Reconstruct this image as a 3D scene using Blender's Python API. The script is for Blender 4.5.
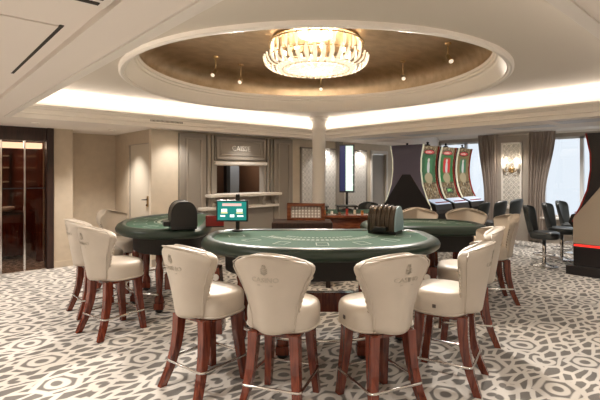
import bpy, bmesh, math, random
from mathutils import Vector, Matrix
random.seed(7)
PI = math.pi
for o in list(bpy.data.objects): bpy.data.objects.remove(o)
SC = bpy.context.scene
COL = SC.collection
# ------------------------------------------------------------------ camera, world, exposure, large lights
# world axes follow the room: x runs along the cashier wall, y along the window wall; eye at the origin, 1.55 m up
TH = math.radians(42)
SN, CS = math.sin(TH), math.cos(TH)
cam = bpy.data.objects.new('camera', bpy.data.cameras.new('camera'))
COL.objects.link(cam)
cam.location = (0, 0, 1.55)
cam.rotation_euler = (PI/2, 0, -TH)
cam.data.sensor_width = 36
cam.data.lens = 36*435/600
cam.data.shift_y = -27/600
cam.data.clip_start = 0.05
SC.camera = cam
SC.view_settings.view_transform = 'Standard'
SC.view_settings.look = 'None'
SC.view_settings.gamma = 1
SC.view_settings.use_curve_mapping = False
SC.view_settings.exposure = 0.68
world = bpy.data.worlds.new('overcast_sky')
SC.world = world
world.use_nodes = True
bgn = world.node_tree.nodes['Background']
bgn.inputs[0].default_value = (0.88, 0.94, 1.0, 1)
bgn.inputs[1].default_value = 0.66
WARM = (1.0, 0.85, 0.68)
SOFTWARM = (1.0, 0.93, 0.85)

def light(name, kind, loc, energy, color, rot=(0, 0, 0), parent=None, **kw):
    d = bpy.data.lights.new(name, kind)
    d.energy = energy; d.color = color
    for k, v in kw.items(): setattr(d, k, v)
    o = bpy.data.objects.new(name, d)
    COL.objects.link(o)
    o.location = loc; o.rotation_euler = rot
    if parent: o.parent = parent
    return o

TU0, TU1, TV0, TV1 = 0.96, 6.45, 0.65, 6.55       # the rectangular ceiling tray
SOF, LIP, CEI, OUT = 2.276, 2.45, 2.68, 2.55      # soffit, cove lip, tray ceiling, outer ceiling
COVE = 12
for nm, loc, L, rz in (('cove_light', ((TU0+TU1)/2, TV1+0.12, 2.475), TU1-TU0+.3, 0), ('cove_light', ((TU0+TU1)/2, TV0-0.12, 2.475), TU1-TU0+.3, 0),
                       ('cove_light', (TU0-0.12, (TV0+TV1)/2, 2.475), TV1-TV0+.3, PI/2), ('cove_light', (TU1+0.12, (TV0+TV1)/2, 2.475), TV1-TV0+.3, PI/2)):
    light(nm, 'AREA', loc, COVE*L/5.5, SOFTWARM, (PI, 0, rz), shape='RECTANGLE', size=L, size_y=0.08)

# ------------------------------------------------------------------ helpers
def W(X, Y):            # camera-aligned ground point (X right, Y ahead) to room axes
    return (CS*X + SN*Y, -SN*X + CS*Y)
def RZ(deg):            # heading in the camera-aligned frame to room axes
    return math.radians(deg) - TH

class MB:
    def __init__(s): s.bm = bmesh.new()
    def box(s, x0, x1, y0, y1, z0, z1, mi=0):
        vs = [s.bm.verts.new(p) for p in ((x0,y0,z0),(x1,y0,z0),(x1,y1,z0),(x0,y1,z0),(x0,y0,z1),(x1,y0,z1),(x1,y1,z1),(x0,y1,z1))]
        for f in ((3,2,1,0),(4,5,6,7),(0,1,5,4),(1,2,6,5),(2,3,7,6),(3,0,4,7)):
            s.bm.faces.new([vs[i] for i in f]).material_index = mi
        return s
    def loft(s, rings, close=True, cap=True, mi=0):
        R = [[s.bm.verts.new(p) for p in r] for r in rings]
        n = len(R[0])
        for a, b in zip(R, R[1:]):
            for i in range(n if close else n-1):
                j = (i+1) % n
                try: s.bm.faces.new((a[i], a[j], b[j], b[i])).material_index = mi
                except ValueError: pass
        if cap and close:
            s.bm.faces.new(list(reversed(R[0]))).material_index = mi
            s.bm.faces.new(R[-1]).material_index = mi
        return s
    def grid(s, rows, mi=0): return s.loft(rows, close=False, cap=False, mi=mi)
    def lathe(s, prof, n=32, c=(0,0,0), mi=0, cap=True):
        s.loft([[(c[0]+r*math.cos(2*PI*k/n), c[1]+r*math.sin(2*PI*k/n), c[2]+z) for k in range(n)] for r, z in prof], cap=cap, mi=mi)
        return s
    def torus_like(s, prof, n=64, c=(0,0,0)):   # closed profile swept round z
        m = len(prof)
        R = [[s.bm.verts.new((c[0]+r*math.cos(2*PI*k/n), c[1]+r*math.sin(2*PI*k/n), c[2]+z)) for r, z in prof] for k in range(n)]
        for k in range(n):
            a, b = R[k], R[(k+1) % n]
            for i in range(m):
                j = (i+1) % m
                s.bm.faces.new((a[i], b[i], b[j], a[j]))
        return s
    def prism(s, poly, axis, a0, a1, mi=0):     # polygon in the two other axes, extruded along axis
        def P(p, a):
            if axis == 'x': return (a, p[0], p[1])
            if axis == 'y': return (p[0], a, p[1])
            return (p[0], p[1], a)
        s.loft([[P(p, a0) for p in poly], [P(p, a1) for p in poly]], mi=mi)
        return s
    def tube(s, pts, r, n=10, closed=False, mi=0):
        pts = [Vector(p) for p in pts]
        N = len(pts); rings = []
        up = Vector((0,0,1))
        for i, p in enumerate(pts):
            if closed: t = pts[(i+1) % N] - pts[i-1]
            else: t = pts[min(i+1, N-1)] - pts[max(i-1, 0)]
            t.normalize()
            u = up if abs(t.dot(up)) < .95 else Vector((1,0,0))
            a = t.cross(u).normalized(); b = a.cross(t).normalized()
            rr = r[i] if isinstance(r, (list, tuple)) else r
            rings.append([p + rr*(math.cos(2*PI*k/n)*a + math.sin(2*PI*k/n)*b) for k in range(n)])
        if closed: rings.append(rings[0]); s.loft(rings, cap=False, mi=mi)
        else: s.loft(rings, mi=mi)
        return s
    def ball(s, c, r, seg=12, mi=0):
        prof = [(max(r*math.sin(PI*k/8), 1e-4), -r*math.cos(PI*k/8)) for k in range(9)]
        return s.lathe(prof, seg, c, mi)
    def build(s, name, mat, parent=None, smooth=False, bevel=0, sub=0, seg=2):
        me = bpy.data.meshes.new(name)
        bmesh.ops.remove_doubles(s.bm, verts=s.bm.verts, dist=1e-6)
        bmesh.ops.recalc_face_normals(s.bm, faces=s.bm.faces)
        s.bm.to_mesh(me); s.bm.free()
        for m in (mat if isinstance(mat, (list, tuple)) else [mat]): me.materials.append(m)
        if smooth:
            for p in me.polygons: p.use_smooth = True
        o = bpy.data.objects.new(name, me); COL.objects.link(o)
        if parent: o.parent = parent
        if bevel:
            b = o.modifiers.new('bevel', 'BEVEL'); b.width = bevel; b.segments = seg; b.limit_method = 'ANGLE'
            b.angle_limit = math.radians(40)
        if sub:
            b = o.modifiers.new('sub', 'SUBSURF'); b.levels = sub; b.render_levels = sub
        return o

def tag(o, label=None, cat=None, group=None, kind=None):
    if label: o['label'] = label
    if cat: o['category'] = cat
    if group: o['group'] = group
    if kind: o['kind'] = kind
    return o
def thing(name, label, cat, loc=(0,0,0), rz=0, group=None):
    o = bpy.data.objects.new(name, None); COL.objects.link(o)
    o.location = loc; o.rotation_euler = (0, 0, rz); o.empty_display_size = .1
    return tag(o, label, cat, group)
def dup(root, loc, rz, label):
    r = root.copy(); COL.objects.link(r); r.location = loc; r.rotation_euler = (0, 0, rz); r['label'] = label
    for ch in list(root.children):
        c = ch.copy(); COL.objects.link(c); c.parent = r
        for g in list(ch.children):
            d = g.copy(); COL.objects.link(d); d.parent = c
    return r
def struct(o): o['kind'] = 'structure'; return o
def text_mesh(body, size, depth):
    cu = bpy.data.curves.new('t', 'FONT'); cu.body = body; cu.size = size; cu.extrude = depth
    cu.align_x = 'CENTER'; cu.align_y = 'CENTER'; cu.resolution_u = 2
    o = bpy.data.objects.new('t', cu); COL.objects.link(o)
    me = bpy.data.meshes.new_from_object(o.evaluated_get(bpy.context.evaluated_depsgraph_get()))
    bpy.data.objects.remove(o); bpy.data.curves.remove(cu)
    return me
def link_mesh(name, me, mat, parent=None):
    me.materials.clear(); me.materials.append(mat)
    me.name = name
    o = bpy.data.objects.new(name, me); COL.objects.link(o)
    if parent: o.parent = parent
    return o

# ------------------------------------------------------------------ materials
def mat(name, col, rough=.5, metal=0, spec=.5, coat=0, emit=None, es=0, bump=0, bscale=60, var=0, vscale=8, sheen=0):
    m = bpy.data.materials.new(name); m.use_nodes = True
    nt = m.node_tree; b = nt.nodes['Principled BSDF']
    b.inputs['Base Color'].default_value = (*col, 1)
    b.inputs['Roughness'].default_value = rough; b.inputs['Metallic'].default_value = metal
    b.inputs['Specular IOR Level'].default_value = spec; b.inputs['Coat Weight'].default_value = coat
    if sheen: b.inputs['Sheen Weight'].default_value = sheen
    if emit:
        b.inputs['Emission Color'].default_value = (*emit, 1); b.inputs['Emission Strength'].default_value = es
    tc = nt.nodes.new('ShaderNodeTexCoord')
    if bump:
        n = nt.nodes.new('ShaderNodeTexNoise'); n.inputs['Scale'].default_value = bscale; n.inputs['Detail'].default_value = 3
        bp = nt.nodes.new('ShaderNodeBump'); bp.inputs['Strength'].default_value = bump; bp.inputs['Distance'].default_value = .01
        nt.links.new(tc.outputs['Object'], n.inputs['Vector']); nt.links.new(n.outputs['Fac'], bp.inputs['Height'])
        nt.links.new(bp.outputs['Normal'], b.inputs['Normal'])
    if var:
        n = nt.nodes.new('ShaderNodeTexNoise'); n.inputs['Scale'].default_value = vscale; n.inputs['Detail'].default_value = 4
        r = nt.nodes.new('ShaderNodeValToRGB')
        r.color_ramp.elements[0].position = .3; r.color_ramp.elements[1].position = .7
        r.color_ramp.elements[0].color = (*[c*(1-var) for c in col], 1); r.color_ramp.elements[1].color = (*[min(1, c*(1+var)) for c in col], 1)
        nt.links.new(tc.outputs['Object'], n.inputs['Vector']); nt.links.new(n.outputs['Fac'], r.inputs['Fac'])
        nt.links.new(r.outputs['Color'], b.inputs['Base Color'])
    return m
def wood(name, c0, c1, scale=(30, 30, 3), rough=.25, coat=.5):
    m = mat(name, c0, rough, coat=coat); nt = m.node_tree; b = nt.nodes['Principled BSDF']
    tc = nt.nodes.new('ShaderNodeTexCoord'); mp = nt.nodes.new('ShaderNodeMapping'); mp.inputs['Scale'].default_value = scale
    n = nt.nodes.new('ShaderNodeTexNoise'); n.inputs['Scale'].default_value = 1.0; n.inputs['Detail'].default_value = 5; n.inputs['Distortion'].default_value = .6
    r = nt.nodes.new('ShaderNodeValToRGB'); r.color_ramp.elements[0].position = .3; r.color_ramp.elements[1].position = .72
    r.color_ramp.elements[0].color = (*c0, 1); r.color_ramp.elements[1].color = (*c1, 1)
    nt.links.new(tc.outputs['Object'], mp.inputs['Vector']); nt.links.new(mp.outputs[0], n.inputs['Vector'])
    nt.links.new(n.outputs['Fac'], r.inputs['Fac']); nt.links.new(r.outputs['Color'], b.inputs['Base Color'])
    return m
class NX:   # small node-expression builder
    def __init__(s, nt): s.nt = nt
    def m(s, op, a, b=None, c=None):
        n = s.nt.nodes.new('ShaderNodeMath'); n.operation = op
        for i, v in enumerate((a, b, c)):
            if v is None: continue
            if isinstance(v, (int, float)): n.inputs[i].default_value = v
            else: s.nt.links.new(v, n.inputs[i])
        return n.outputs[0]
    def lt(s, a, b, soft=.006):     # soft a<b mask
        n = s.nt.nodes.new('ShaderNodeMapRange'); n.clamp = True
        d = s.m('SUBTRACT', b, a); s.nt.links.new(d, n.inputs['Value'])
        n.inputs['From Min'].default_value = -soft; n.inputs['From Max'].default_value = soft
        return n.outputs[0]
    def mx(s, *a):
        r = a[0]
        for v in a[1:]: r = s.m('MAXIMUM', r, v)
        return r
    def mix(s, f, a, b):
        n = s.nt.nodes.new('ShaderNodeMix'); n.data_type = 'RGBA'
        if isinstance(f, (int, float)): n.inputs[0].default_value = f
        else: s.nt.links.new(f, n.inputs[0])
        for k, v in ((6, a), (7, b)):
            if isinstance(v, tuple): n.inputs[k].default_value = (*v, 1)
            else: s.nt.links.new(v, n.inputs[k])
        return n.outputs[2]

def carpet_material():
    m = mat('carpet', (.6, .55, .5), .95, spec=.1, sheen=.15); nt = m.node_tree; b = nt.nodes['Principled BSDF']; X = NX(nt)
    tc = nt.nodes.new('ShaderNodeTexCoord')
    nz = nt.nodes.new('ShaderNodeTexNoise'); nz.inputs['Scale'].default_value = 3.5; nz.inputs['Detail'].default_value = 1
    nt.links.new(tc.outputs['Object'], nz.inputs['Vector'])
    sub = nt.nodes.new('ShaderNodeVectorMath'); sub.operation = 'SUBTRACT'; sub.inputs[1].default_value = (.5, .5, .5)
    nt.links.new(nz.outputs['Color'], sub.inputs[0])
    sc = nt.nodes.new('ShaderNodeVectorMath'); sc.operation = 'SCALE'; sc.inputs['Scale'].default_value = .07
    nt.links.new(sub.outputs[0], sc.inputs[0])
    ad = nt.nodes.new('ShaderNodeVectorMath'); ad.operation = 'ADD'
    nt.links.new(tc.outputs['Object'], ad.inputs[0]); nt.links.new(sc.outputs[0], ad.inputs[1])
    sp = nt.nodes.new('ShaderNodeSeparateXYZ'); nt.links.new(ad.outputs[0], sp.inputs[0])
    PU, PV = .66, .50
    def cell(o, off, per): # signed metric offset from the nearest lattice point
        t = X.m('FRACT', X.m('ADD', X.m('DIVIDE', X.m('SUBTRACT', o, off), per), 100.5))
        return X.m('MULTIPLY', X.m('SUBTRACT', t, .5), per)
    x, y = cell(sp.outputs[0], 3.46, PU), cell(sp.outputs[1], 1.08, PV)
    x2, y2 = cell(sp.outputs[0], 3.46+PU/2, PU), cell(sp.outputs[1], 1.08+PV/2, PV)
    ax, ay = X.m('ABSOLUTE', x), X.m('ABSOLUTE', y)
    bx, by = X.m('ABSOLUTE', x2), X.m('ABSOLUTE', y2)
    def hyp(a, b_): return X.m('SQRT', X.m('ADD', X.m('MULTIPLY', a, a), X.m('MULTIPLY', b_, b_)))
    def line(d, r, w): return X.lt(X.m('ABSOLUTE', X.m('SUBTRACT', d, r)), w)
    r1 = hyp(ax, ay)
    ring = line(r1, .066, .024)
    hexa = line(X.m('MAXIMUM', X.m('MULTIPLY', ay, 1.1), X.m('ADD', X.m('MULTIPLY', ax, .80), X.m('MULTIPLY', ay, .52))), .135, .023)
    # petals round the cell centre
    pet = line(hyp(X.m('MULTIPLY', X.m('SUBTRACT', bx, .095), .95), X.m('MULTIPLY', X.m('ADD', by, X.m('MULTIPLY', bx, -.25)), 1.5)), .062, .023)
    bud = X.lt(hyp(X.m('MULTIPLY', bx, 1.6), by), .034)
    # irregular pebble lattice filling the ground between the rings and the petals
    mp = nt.nodes.new('ShaderNodeMapping'); mp.inputs['Rotation'].default_value = (0, 0, .73); mp.inputs['Scale'].default_value = (5.0, 12.0, 1)
    nt.links.new(ad.outputs[0], mp.inputs['Vector'])
    vo = nt.nodes.new('ShaderNodeTexVoronoi'); vo.voronoi_dimensions = '2D'; vo.feature = 'DISTANCE_TO_EDGE'; vo.inputs['Scale'].default_value = 1; vo.inputs['Randomness'].default_value = .75
    nt.links.new(mp.outputs[0], vo.inputs['Vector'])
    hexd = X.m('MAXIMUM', X.m('MULTIPLY', ay, 1.1), X.m('ADD', X.m('MULTIPLY', ax, .80), X.m('MULTIPLY', ay, .52)))
    petd = hyp(X.m('MULTIPLY', X.m('SUBTRACT', bx, .095), .95), X.m('MULTIPLY', X.m('ADD', by, X.m('MULTIPLY', bx, -.25)), 1.5))
    free = X.m('MULTIPLY', X.lt(.135, hexd), X.lt(.062, petd))
    peb = X.m('MULTIPLY', X.lt(vo.outputs['Distance'], .15, .03), free)
    light_ = X.mx(ring, hexa, pet, bud, peb)
    fib = nt.nodes.new('ShaderNodeTexNoise'); fib.inputs['Scale'].default_value = 220; fib.inputs['Detail'].default_value = 2
    nt.links.new(tc.outputs['Object'], fib.inputs['Vector'])
    lo = X.mix(fib.outputs['Fac'], (.13, .12, .108), (.22, .203, .185))
    hi = X.mix(fib.outputs['Fac'], (.57, .53, .48), (.71, .665, .61))
    nt.links.new(X.mix(light_, lo, hi), b.inputs['Base Color'])
    bp = nt.nodes.new('ShaderNodeBump'); bp.inputs['Strength'].default_value = .3; bp.inputs['Distance'].default_value = .006
    nt.links.new(X.m('ADD', light_, fib.outputs['Fac']), bp.inputs['Height']); nt.links.new(bp.outputs['Normal'], b.inputs['Normal'])
    return m
def relief_material(name, col, axis, per=.11, dark=.62):   # wall panel with a lattice of lozenges in relief
    m = mat(name, col, .5); nt = m.node_tree; b = nt.nodes['Principled BSDF']; X = NX(nt)
    tc = nt.nodes.new('ShaderNodeTexCoord'); sp = nt.nodes.new('ShaderNodeSeparateXYZ'); nt.links.new(tc.outputs['Object'], sp.inputs[0])
    def tri(o, p): return X.m('ABSOLUTE', X.m('SUBTRACT', X.m('FRACT', X.m('ADD', X.m('DIVIDE', o, p), 50)), .5))
    s = X.m('ADD', tri(sp.outputs[axis], per), tri(sp.outputs[2], per*1.1))
    h = X.lt(X.m('ABSOLUTE', X.m('SUBTRACT', s, .5)), .11, .05)
    h2 = X.lt(s, .16, .04)
    hh = X.mx(h, h2)
    nt.links.new(X.mix(hh, tuple(c*dark for c in col), col), b.inputs['Base Color'])
    bp = nt.nodes.new('ShaderNodeBump'); bp.inputs['Strength'].default_value = .8; bp.inputs['Distance'].default_value = .02
    nt.links.new(hh, bp.inputs['Height']); nt.links.new(bp.outputs['Normal'], b.inputs['Normal'])
    return m
def gold_material():
    m = mat('gold_leaf', (.50, .33, .16), .36, metal=.85); nt = m.node_tree; b = nt.nodes['Principled BSDF']; X = NX(nt)
    tc = nt.nodes.new('ShaderNodeTexCoord')
    mp = nt.nodes.new('ShaderNodeMapping'); mp.inputs['Rotation'].default_value = (0, 0, .8); mp.inputs['Scale'].default_value = (2.2, 4, 3)
    nt.links.new(tc.outputs['Object'], mp.inputs['Vector'])
    n = nt.nodes.new('ShaderNodeTexNoise'); n.inputs['Scale'].default_value = 2.2; n.inputs['Detail'].default_value = 6
    nt.links.new(mp.outputs[0], n.inputs['Vector'])
    nt.links.new(X.mix(n.outputs['Fac'], (.36, .25, .14), (.78, .64, .46)), b.inputs['Base Color'])
    bp = nt.nodes.new('ShaderNodeBump'); bp.inputs['Strength'].default_value = .25; bp.inputs['Distance'].default_value = .01
    nt.links.new(n.outputs['Fac'], bp.inputs['Height']); nt.links.new(bp.outputs['Normal'], b.inputs['Normal'])
    return m
def glass_material(name, tint=(1, 1, 1), gloss=.08):
    m = bpy.data.materials.new(name); m.use_nodes = True; nt = m.node_tree
    nt.nodes.remove(nt.nodes['Principled BSDF']); out = nt.nodes['Material Output']
    t = nt.nodes.new('ShaderNodeBsdfTransparent'); t.inputs[0].default_value = (*tint, 1)
    g = nt.nodes.new('ShaderNodeBsdfGlossy'); g.inputs['Roughness'].default_value = .03; g.inputs['Color'].default_value = (.9, .9, .9, 1)
    mx = nt.nodes.new('ShaderNodeMixShader'); mx.inputs[0].default_value = gloss
    nt.links.new(t.outputs[0], mx.inputs[1]); nt.links.new(g.outputs[0], mx.inputs[2]); nt.links.new(mx.outputs[0], out.inputs[0])
    return m
def crystal_material():
    return crystal_mix()
def crystal_mix():
    m = mat('crystal', (.95, .88, .76), .12, emit=(1, .90, .76), es=.36); nt = m.node_tree
    tr = nt.nodes.new('ShaderNodeBsdfTransparent'); tr.inputs[0].default_value = (1, .95, .86, 1); mx = nt.nodes.new('ShaderNodeMixShader'); mx.inputs[0].default_value = .68
    nt.links.new(tr.outputs[0], mx.inputs[1]); nt.links.new(nt.nodes['Principled BSDF'].outputs[0], mx.inputs[2]); nt.links.new(mx.outputs[0], nt.nodes['Material Output'].inputs[0])
    return m
def crystal_old():
    m = mat('crystal', (1, .95, .86), .12, emit=(1, .84, .64), es=.38)
    m.node_tree.nodes['Principled BSDF'].inputs['Transmission Weight'].default_value = .35
    return m

M = dict(
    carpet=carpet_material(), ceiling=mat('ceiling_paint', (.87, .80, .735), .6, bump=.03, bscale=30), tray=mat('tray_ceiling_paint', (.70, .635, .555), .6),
    trim=mat('white_trim', (.84, .79, .73), .45), cream=mat('cream_wallcovering', (.72, .63, .51), .7, bump=.05, bscale=90, var=.04),
    beige=mat('beige_wallcovering', (.54, .45, .345), .7, bump=.08, bscale=120, var=.05), taupe=mat('taupe_paint', (.40, .35, .30), .45, var=.03),
    greytaupe=mat('grey_taupe_paint', (.335, .30, .26), .45), door=mat('door_lacquer', (.62, .55, .45), .45), slot_gap=mat('dark_gap', (.03, .025, .02), .8),
    darkwood=wood('dark_wood', (.014, .006, .004), (.045, .016, .010), rough=.45, coat=.05), cherry=wood('cherry_wood', (.075, .013, .008), (.24, .05, .022), (40, 40, 4)),
    mahogany=wood('mahogany', (.10, .025, .012), (.24, .075, .03), (6, 30, 30)), leather=mat('cream_leather', (.60, .53, .45), .42, bump=.06, bscale=150, var=.03),
    black=mat('black_plastic', (.012, .012, .013), .35), darkmetal=mat('dark_metal', (.03, .03, .032), .35, metal=.6), chrome=mat('chrome', (.82, .80, .78), .14, metal=1),
    brass=mat('brass', (.55, .40, .22), .3, metal=1), felt=mat('green_felt', (.020, .085, .048), .9, spec=.15, sheen=.2, var=.12, vscale=120),
    greenleather=mat('green_leather', (.018, .036, .025), .33, bump=.05, bscale=140), print_=mat('white_print', (.40, .46, .41), .8), apron=mat('apron_black', (.012, .010, .009), .6),
    gold=gold_material(), crystal=crystal_material(), bulb=mat('bulb', (1, .9, .7), .4, emit=(1, .78, .5), es=5), shade=mat('frosted_shade', (.9, .85, .75), .5, emit=(1, .86, .68), es=.4),
    window=glass_material('window_glass', (.97, .985, 1), .05), darkglass=glass_material('smoked_glass', (.62, .52, .46), .02),
    curtain=mat('curtain_taupe', (.36, .295, .25), .75, sheen=.3, var=.06, vscale=20), frame=mat('window_frame', (.72, .73, .74), .4),
    blackleather=mat('grey_black_leather', (.052, .060, .063), .33, bump=.05, bscale=140), bronze=mat('bronze_plastic', (.10, .075, .055), .3, metal=.55),
    blueplate=mat('pale_blue_plate', (.36, .52, .60), .35), red=mat('red_lacquer', (.35, .015, .012), .3), relief=relief_material('relief_panel', (.88, .84, .78), 0, dark=.78), reliefw=relief_material('relief_panel_window', (.82, .77, .69), 1, dark=.74),
    led=mat('led_strip', (.9, .9, .7), .4, emit=(.85, .82, .62), es=.25), redled=mat('red_led', (1, .05, .03), .4, emit=(1, .04, .03), es=.55), stripe=mat('cornice_painted_glow', (.9, .82, .7), .5, emit=(1, .84, .66), es=2.4),
    machine=mat('machine_black', (.016, .013, .014), .3), machineend=mat('machine_purple_panel', (.17, .15, .21), .4), beigepanel=mat('machine_beige_panel', (.42, .35, .27), .45),
    foil=mat('foil_print', (.50, .45, .38), .38, metal=.5), ink=mat('dark_tag', (.09, .07, .06), .5), bluegrey=mat('blue_grey_drape', (.19, .21, .24), .7), brown=mat('brown_drape', (.10, .045, .02), .7),
    deckw=mat('button_deck', (.42, .46, .55), .2, emit=(.65, .78, 1), es=.35), nail=mat('nickel_nails', (.75, .70, .62), .2, metal=1), panel_light=mat('ceiling_panel', (.62, .62, .64), .55),
    grout=mat('panel_gap', (.12, .10, .085), .8),
)

# ------------------------------------------------------------------ setting
U_LO, V_LO = -4.0, -3.5
struct(MB().box(U_LO, 10.7, V_LO, 13.0, -.05, 0).build('floor', M['carpet']))
# soffit: a frame of slabs round the tray, ending in a step before the outer ceiling by the windows
UE = 7.9
s = MB()
s.box(.67, TU0, V_LO, 13.0, SOF, SOF+.16)
s.box(TU0, TU1, V_LO, TV0, SOF, SOF+.16)
s.box(TU0, TU1, TV1, 13.0, SOF, SOF+.16)
s.box(TU1, UE, V_LO, 13.0, SOF, SOF+.16)
s.box(UE, 10.7, 6.2, 13.0, SOF, SOF+.16)
struct(s.build('ceiling', M['ceiling']))
struct(MB().box(U_LO, .67, V_LO, 13.0, SOF+.035, SOF+.16).build('ceiling_left', M['ceiling']))
struct(MB().box(UE-.05, 10.7, V_LO, 6.2, OUT, OUT+.1).build('ceiling_window_side', M['ceiling']))
struct(MB().box(UE-.02, UE, V_LO, 6.2, SOF+.16, OUT).box(UE, 10.6, 6.18, 6.2, SOF+.1, OUT).build('trim_1', M['trim']))
# cove lip: stepped moulding carried round the tray
def frame_loft(prof, u0, u1, v0, v1, name, m):
    mb = MB(); rows = []
    for d, z in prof: rows.append([(u0-d, v0-d, z), (u1+d, v0-d, z), (u1+d, v1+d, z), (u0-d, v1+d, z)])
    rows.append(rows[0]); mb.loft(rows, cap=False)
    return struct(mb.build(name, m))
frame_loft([(-.008, SOF-.012), (-.008, 2.318), (-.02, 2.326), (-.02, 2.334), (-.012, 2.342), (-.012, 2.385), (-.03, 2.40), (-.03, 2.412), (-.05, 2.422), (-.05, LIP), (-.02, LIP), (-.02, 2.44), (.30, 2.44), (.30, SOF+.05), (.06, SOF-.001), (.06, SOF-.012)], TU0, TU1, TV0, TV1, 'trim_2', M['trim'])
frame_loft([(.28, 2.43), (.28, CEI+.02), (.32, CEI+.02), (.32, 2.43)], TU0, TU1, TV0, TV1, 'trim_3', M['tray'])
# tray ceiling with the round opening of the dome
DC = W(.17, 5.48); DR = 2.27
def plate_with_hole(u0, u1, v0, v1, c, r, z, n=96):
    mb = MB(); inner, outer = [], []
    for k in range(n):
        a = 2*PI*k/n; ca, sa = math.cos(a), math.sin(a)
        inner.append((c[0]+r*ca, c[1]+r*sa, z))
        t = min(((u1-c[0])/ca if ca > 1e-9 else (u0-c[0])/ca if ca < -1e-9 else 1e9), ((v1-c[1])/sa if sa > 1e-9 else (v0-c[1])/sa if sa < -1e-9 else 1e9))
        outer.append((c[0]+t*ca, c[1]+t*sa, z))
    up = lambda L: [(p[0], p[1], z+.05) for p in L]
    mb.loft([inner, outer, up(outer), up(inner), inner], cap=False)
    return mb
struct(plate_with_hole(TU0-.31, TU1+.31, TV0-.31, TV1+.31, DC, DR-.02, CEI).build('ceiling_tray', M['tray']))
# moulded ring and gold dome
ring = MB().torus_like([(DR, CEI+.01), (DR, CEI-.035), (DR-.02, CEI-.05), (DR-.045, CEI-.045), (DR-.055, CEI-.03), (DR-.07, CEI-.03), (DR-.08, CEI-.008), (DR-.145, CEI+.10), (DR-.155, CEI+.125), (DR-.175, CEI+.135), (DR-.18, CEI+.16), (DR-.195, CEI+.172), (DR-.20, CEI+.21), (DR-.17, CEI+.215), (DR-.085, CEI+.14)], 128, (*DC, 0))
struct(ring.build('trim_4', M['trim'], smooth=False))
GZ = 3.24
prof = [(DR-.03, CEI+.005), (DR-.03, CEI+.16), (DR-.03, 3.02), (DR-.07, 3.12), (DR-.17, 3.19), (DR-.34, 3.23), (DR-.6, GZ), (1.0, GZ), (.02, GZ)]
g = MB().lathe(prof, 128, (*DC, 0), cap=False).build('ceiling_dome', M['gold'], smooth=True)
struct(g)

def wall(name, boxes, m):
    mb = MB()
    for b in boxes: mb.box(*b)
    return struct(mb.build(name, m))
VA = 6.95
# cashier wall with the counter opening
wall('wall_cashier', [(2.97, 3.47, VA, VA+.1, 0, SOF), (3.47, 4.16, VA, VA+.1, 0, SOF), (4.16, 5.27, VA, VA+.1, 0, 1.14), (4.16, 5.27, VA, VA+.1, 1.69, SOF),
                      (5.27, 8.68, VA, VA+.1, 0, SOF), (8.68, 9.30, VA, VA+.1, 2.03, SOF), (9.30, 10.7, VA, VA+.1, 0, SOF)], M['cream'])
wall('wall_near', [(U_LO-.1, 10.7, V_LO-.1, V_LO, 0, OUT+.1)], M['cream'])
wall('wall_left', [(U_LO-.1, U_LO, V_LO, 13.0, 0, OUT+.1)], M['cream'])
wall('wall_far', [(U_LO, 10.7, 13.0, 13.1, 0, OUT+.1)], M['cream'])
wall('wall_booth', [(4.05, 4.07, VA+.1, 8.3, .6, 2.2), (5.37, 5.39, VA+.1, 8.3, .6, 2.2), (4.05, 5.39, 8.28, 8.3, .6, 2.2), (4.05, 5.39, VA+.1, 8.3, .6, .62), (4.05, 5.39, VA+.1, 8.3, 2.18, 2.2)], M['brown'])
# recess with the service door
wall('wall_recess', [(2.05, 2.97, 8.62, 8.72, 0, SOF)], M['beige'])
wall('wall_recess_side', [(2.97, 3.07, VA+.1, 7.06, 0, SOF), (2.97, 3.07, 7.95, 8.72, 0, SOF), (2.97, 3.07, 7.06, 7.95, 2.06, SOF)], M['beige'])
wall('wall_pillar', [(1.76, 2.05, 7.97, 8.72, 0, SOF)], M['beige'])
d = MB().box(3.0, 3.04, 7.075, 7.935, .005, 2.045).build('door_1', M['door'], bevel=.004); struct(d)
MB().box(2.985, 3.0, 7.06, 7.075, 0, 2.06).box(2.985, 3.0, 7.935, 7.95, 0, 2.06).box(2.985, 3.0, 7.06, 7.95, 2.045, 2.06).build('door_frame', M['taupe'], d)
for v in (0,): MB().box(2.985, 3.0, 7.13, 7.19, .98, 1.16).build('lock_plate', M['brass'], d, bevel=.003)
MB().tube([(2.985, 7.16, 1.10), (2.95, 7.16, 1.10), (2.945, 7.18, 1.10), (2.945, 7.28, 1.095)], .01).tube([(2.985, 7.16, 1.01), (2.965, 7.16, 1.01)], .014).build('door_handle', M['darkmetal'], d, smooth=True)
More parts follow.
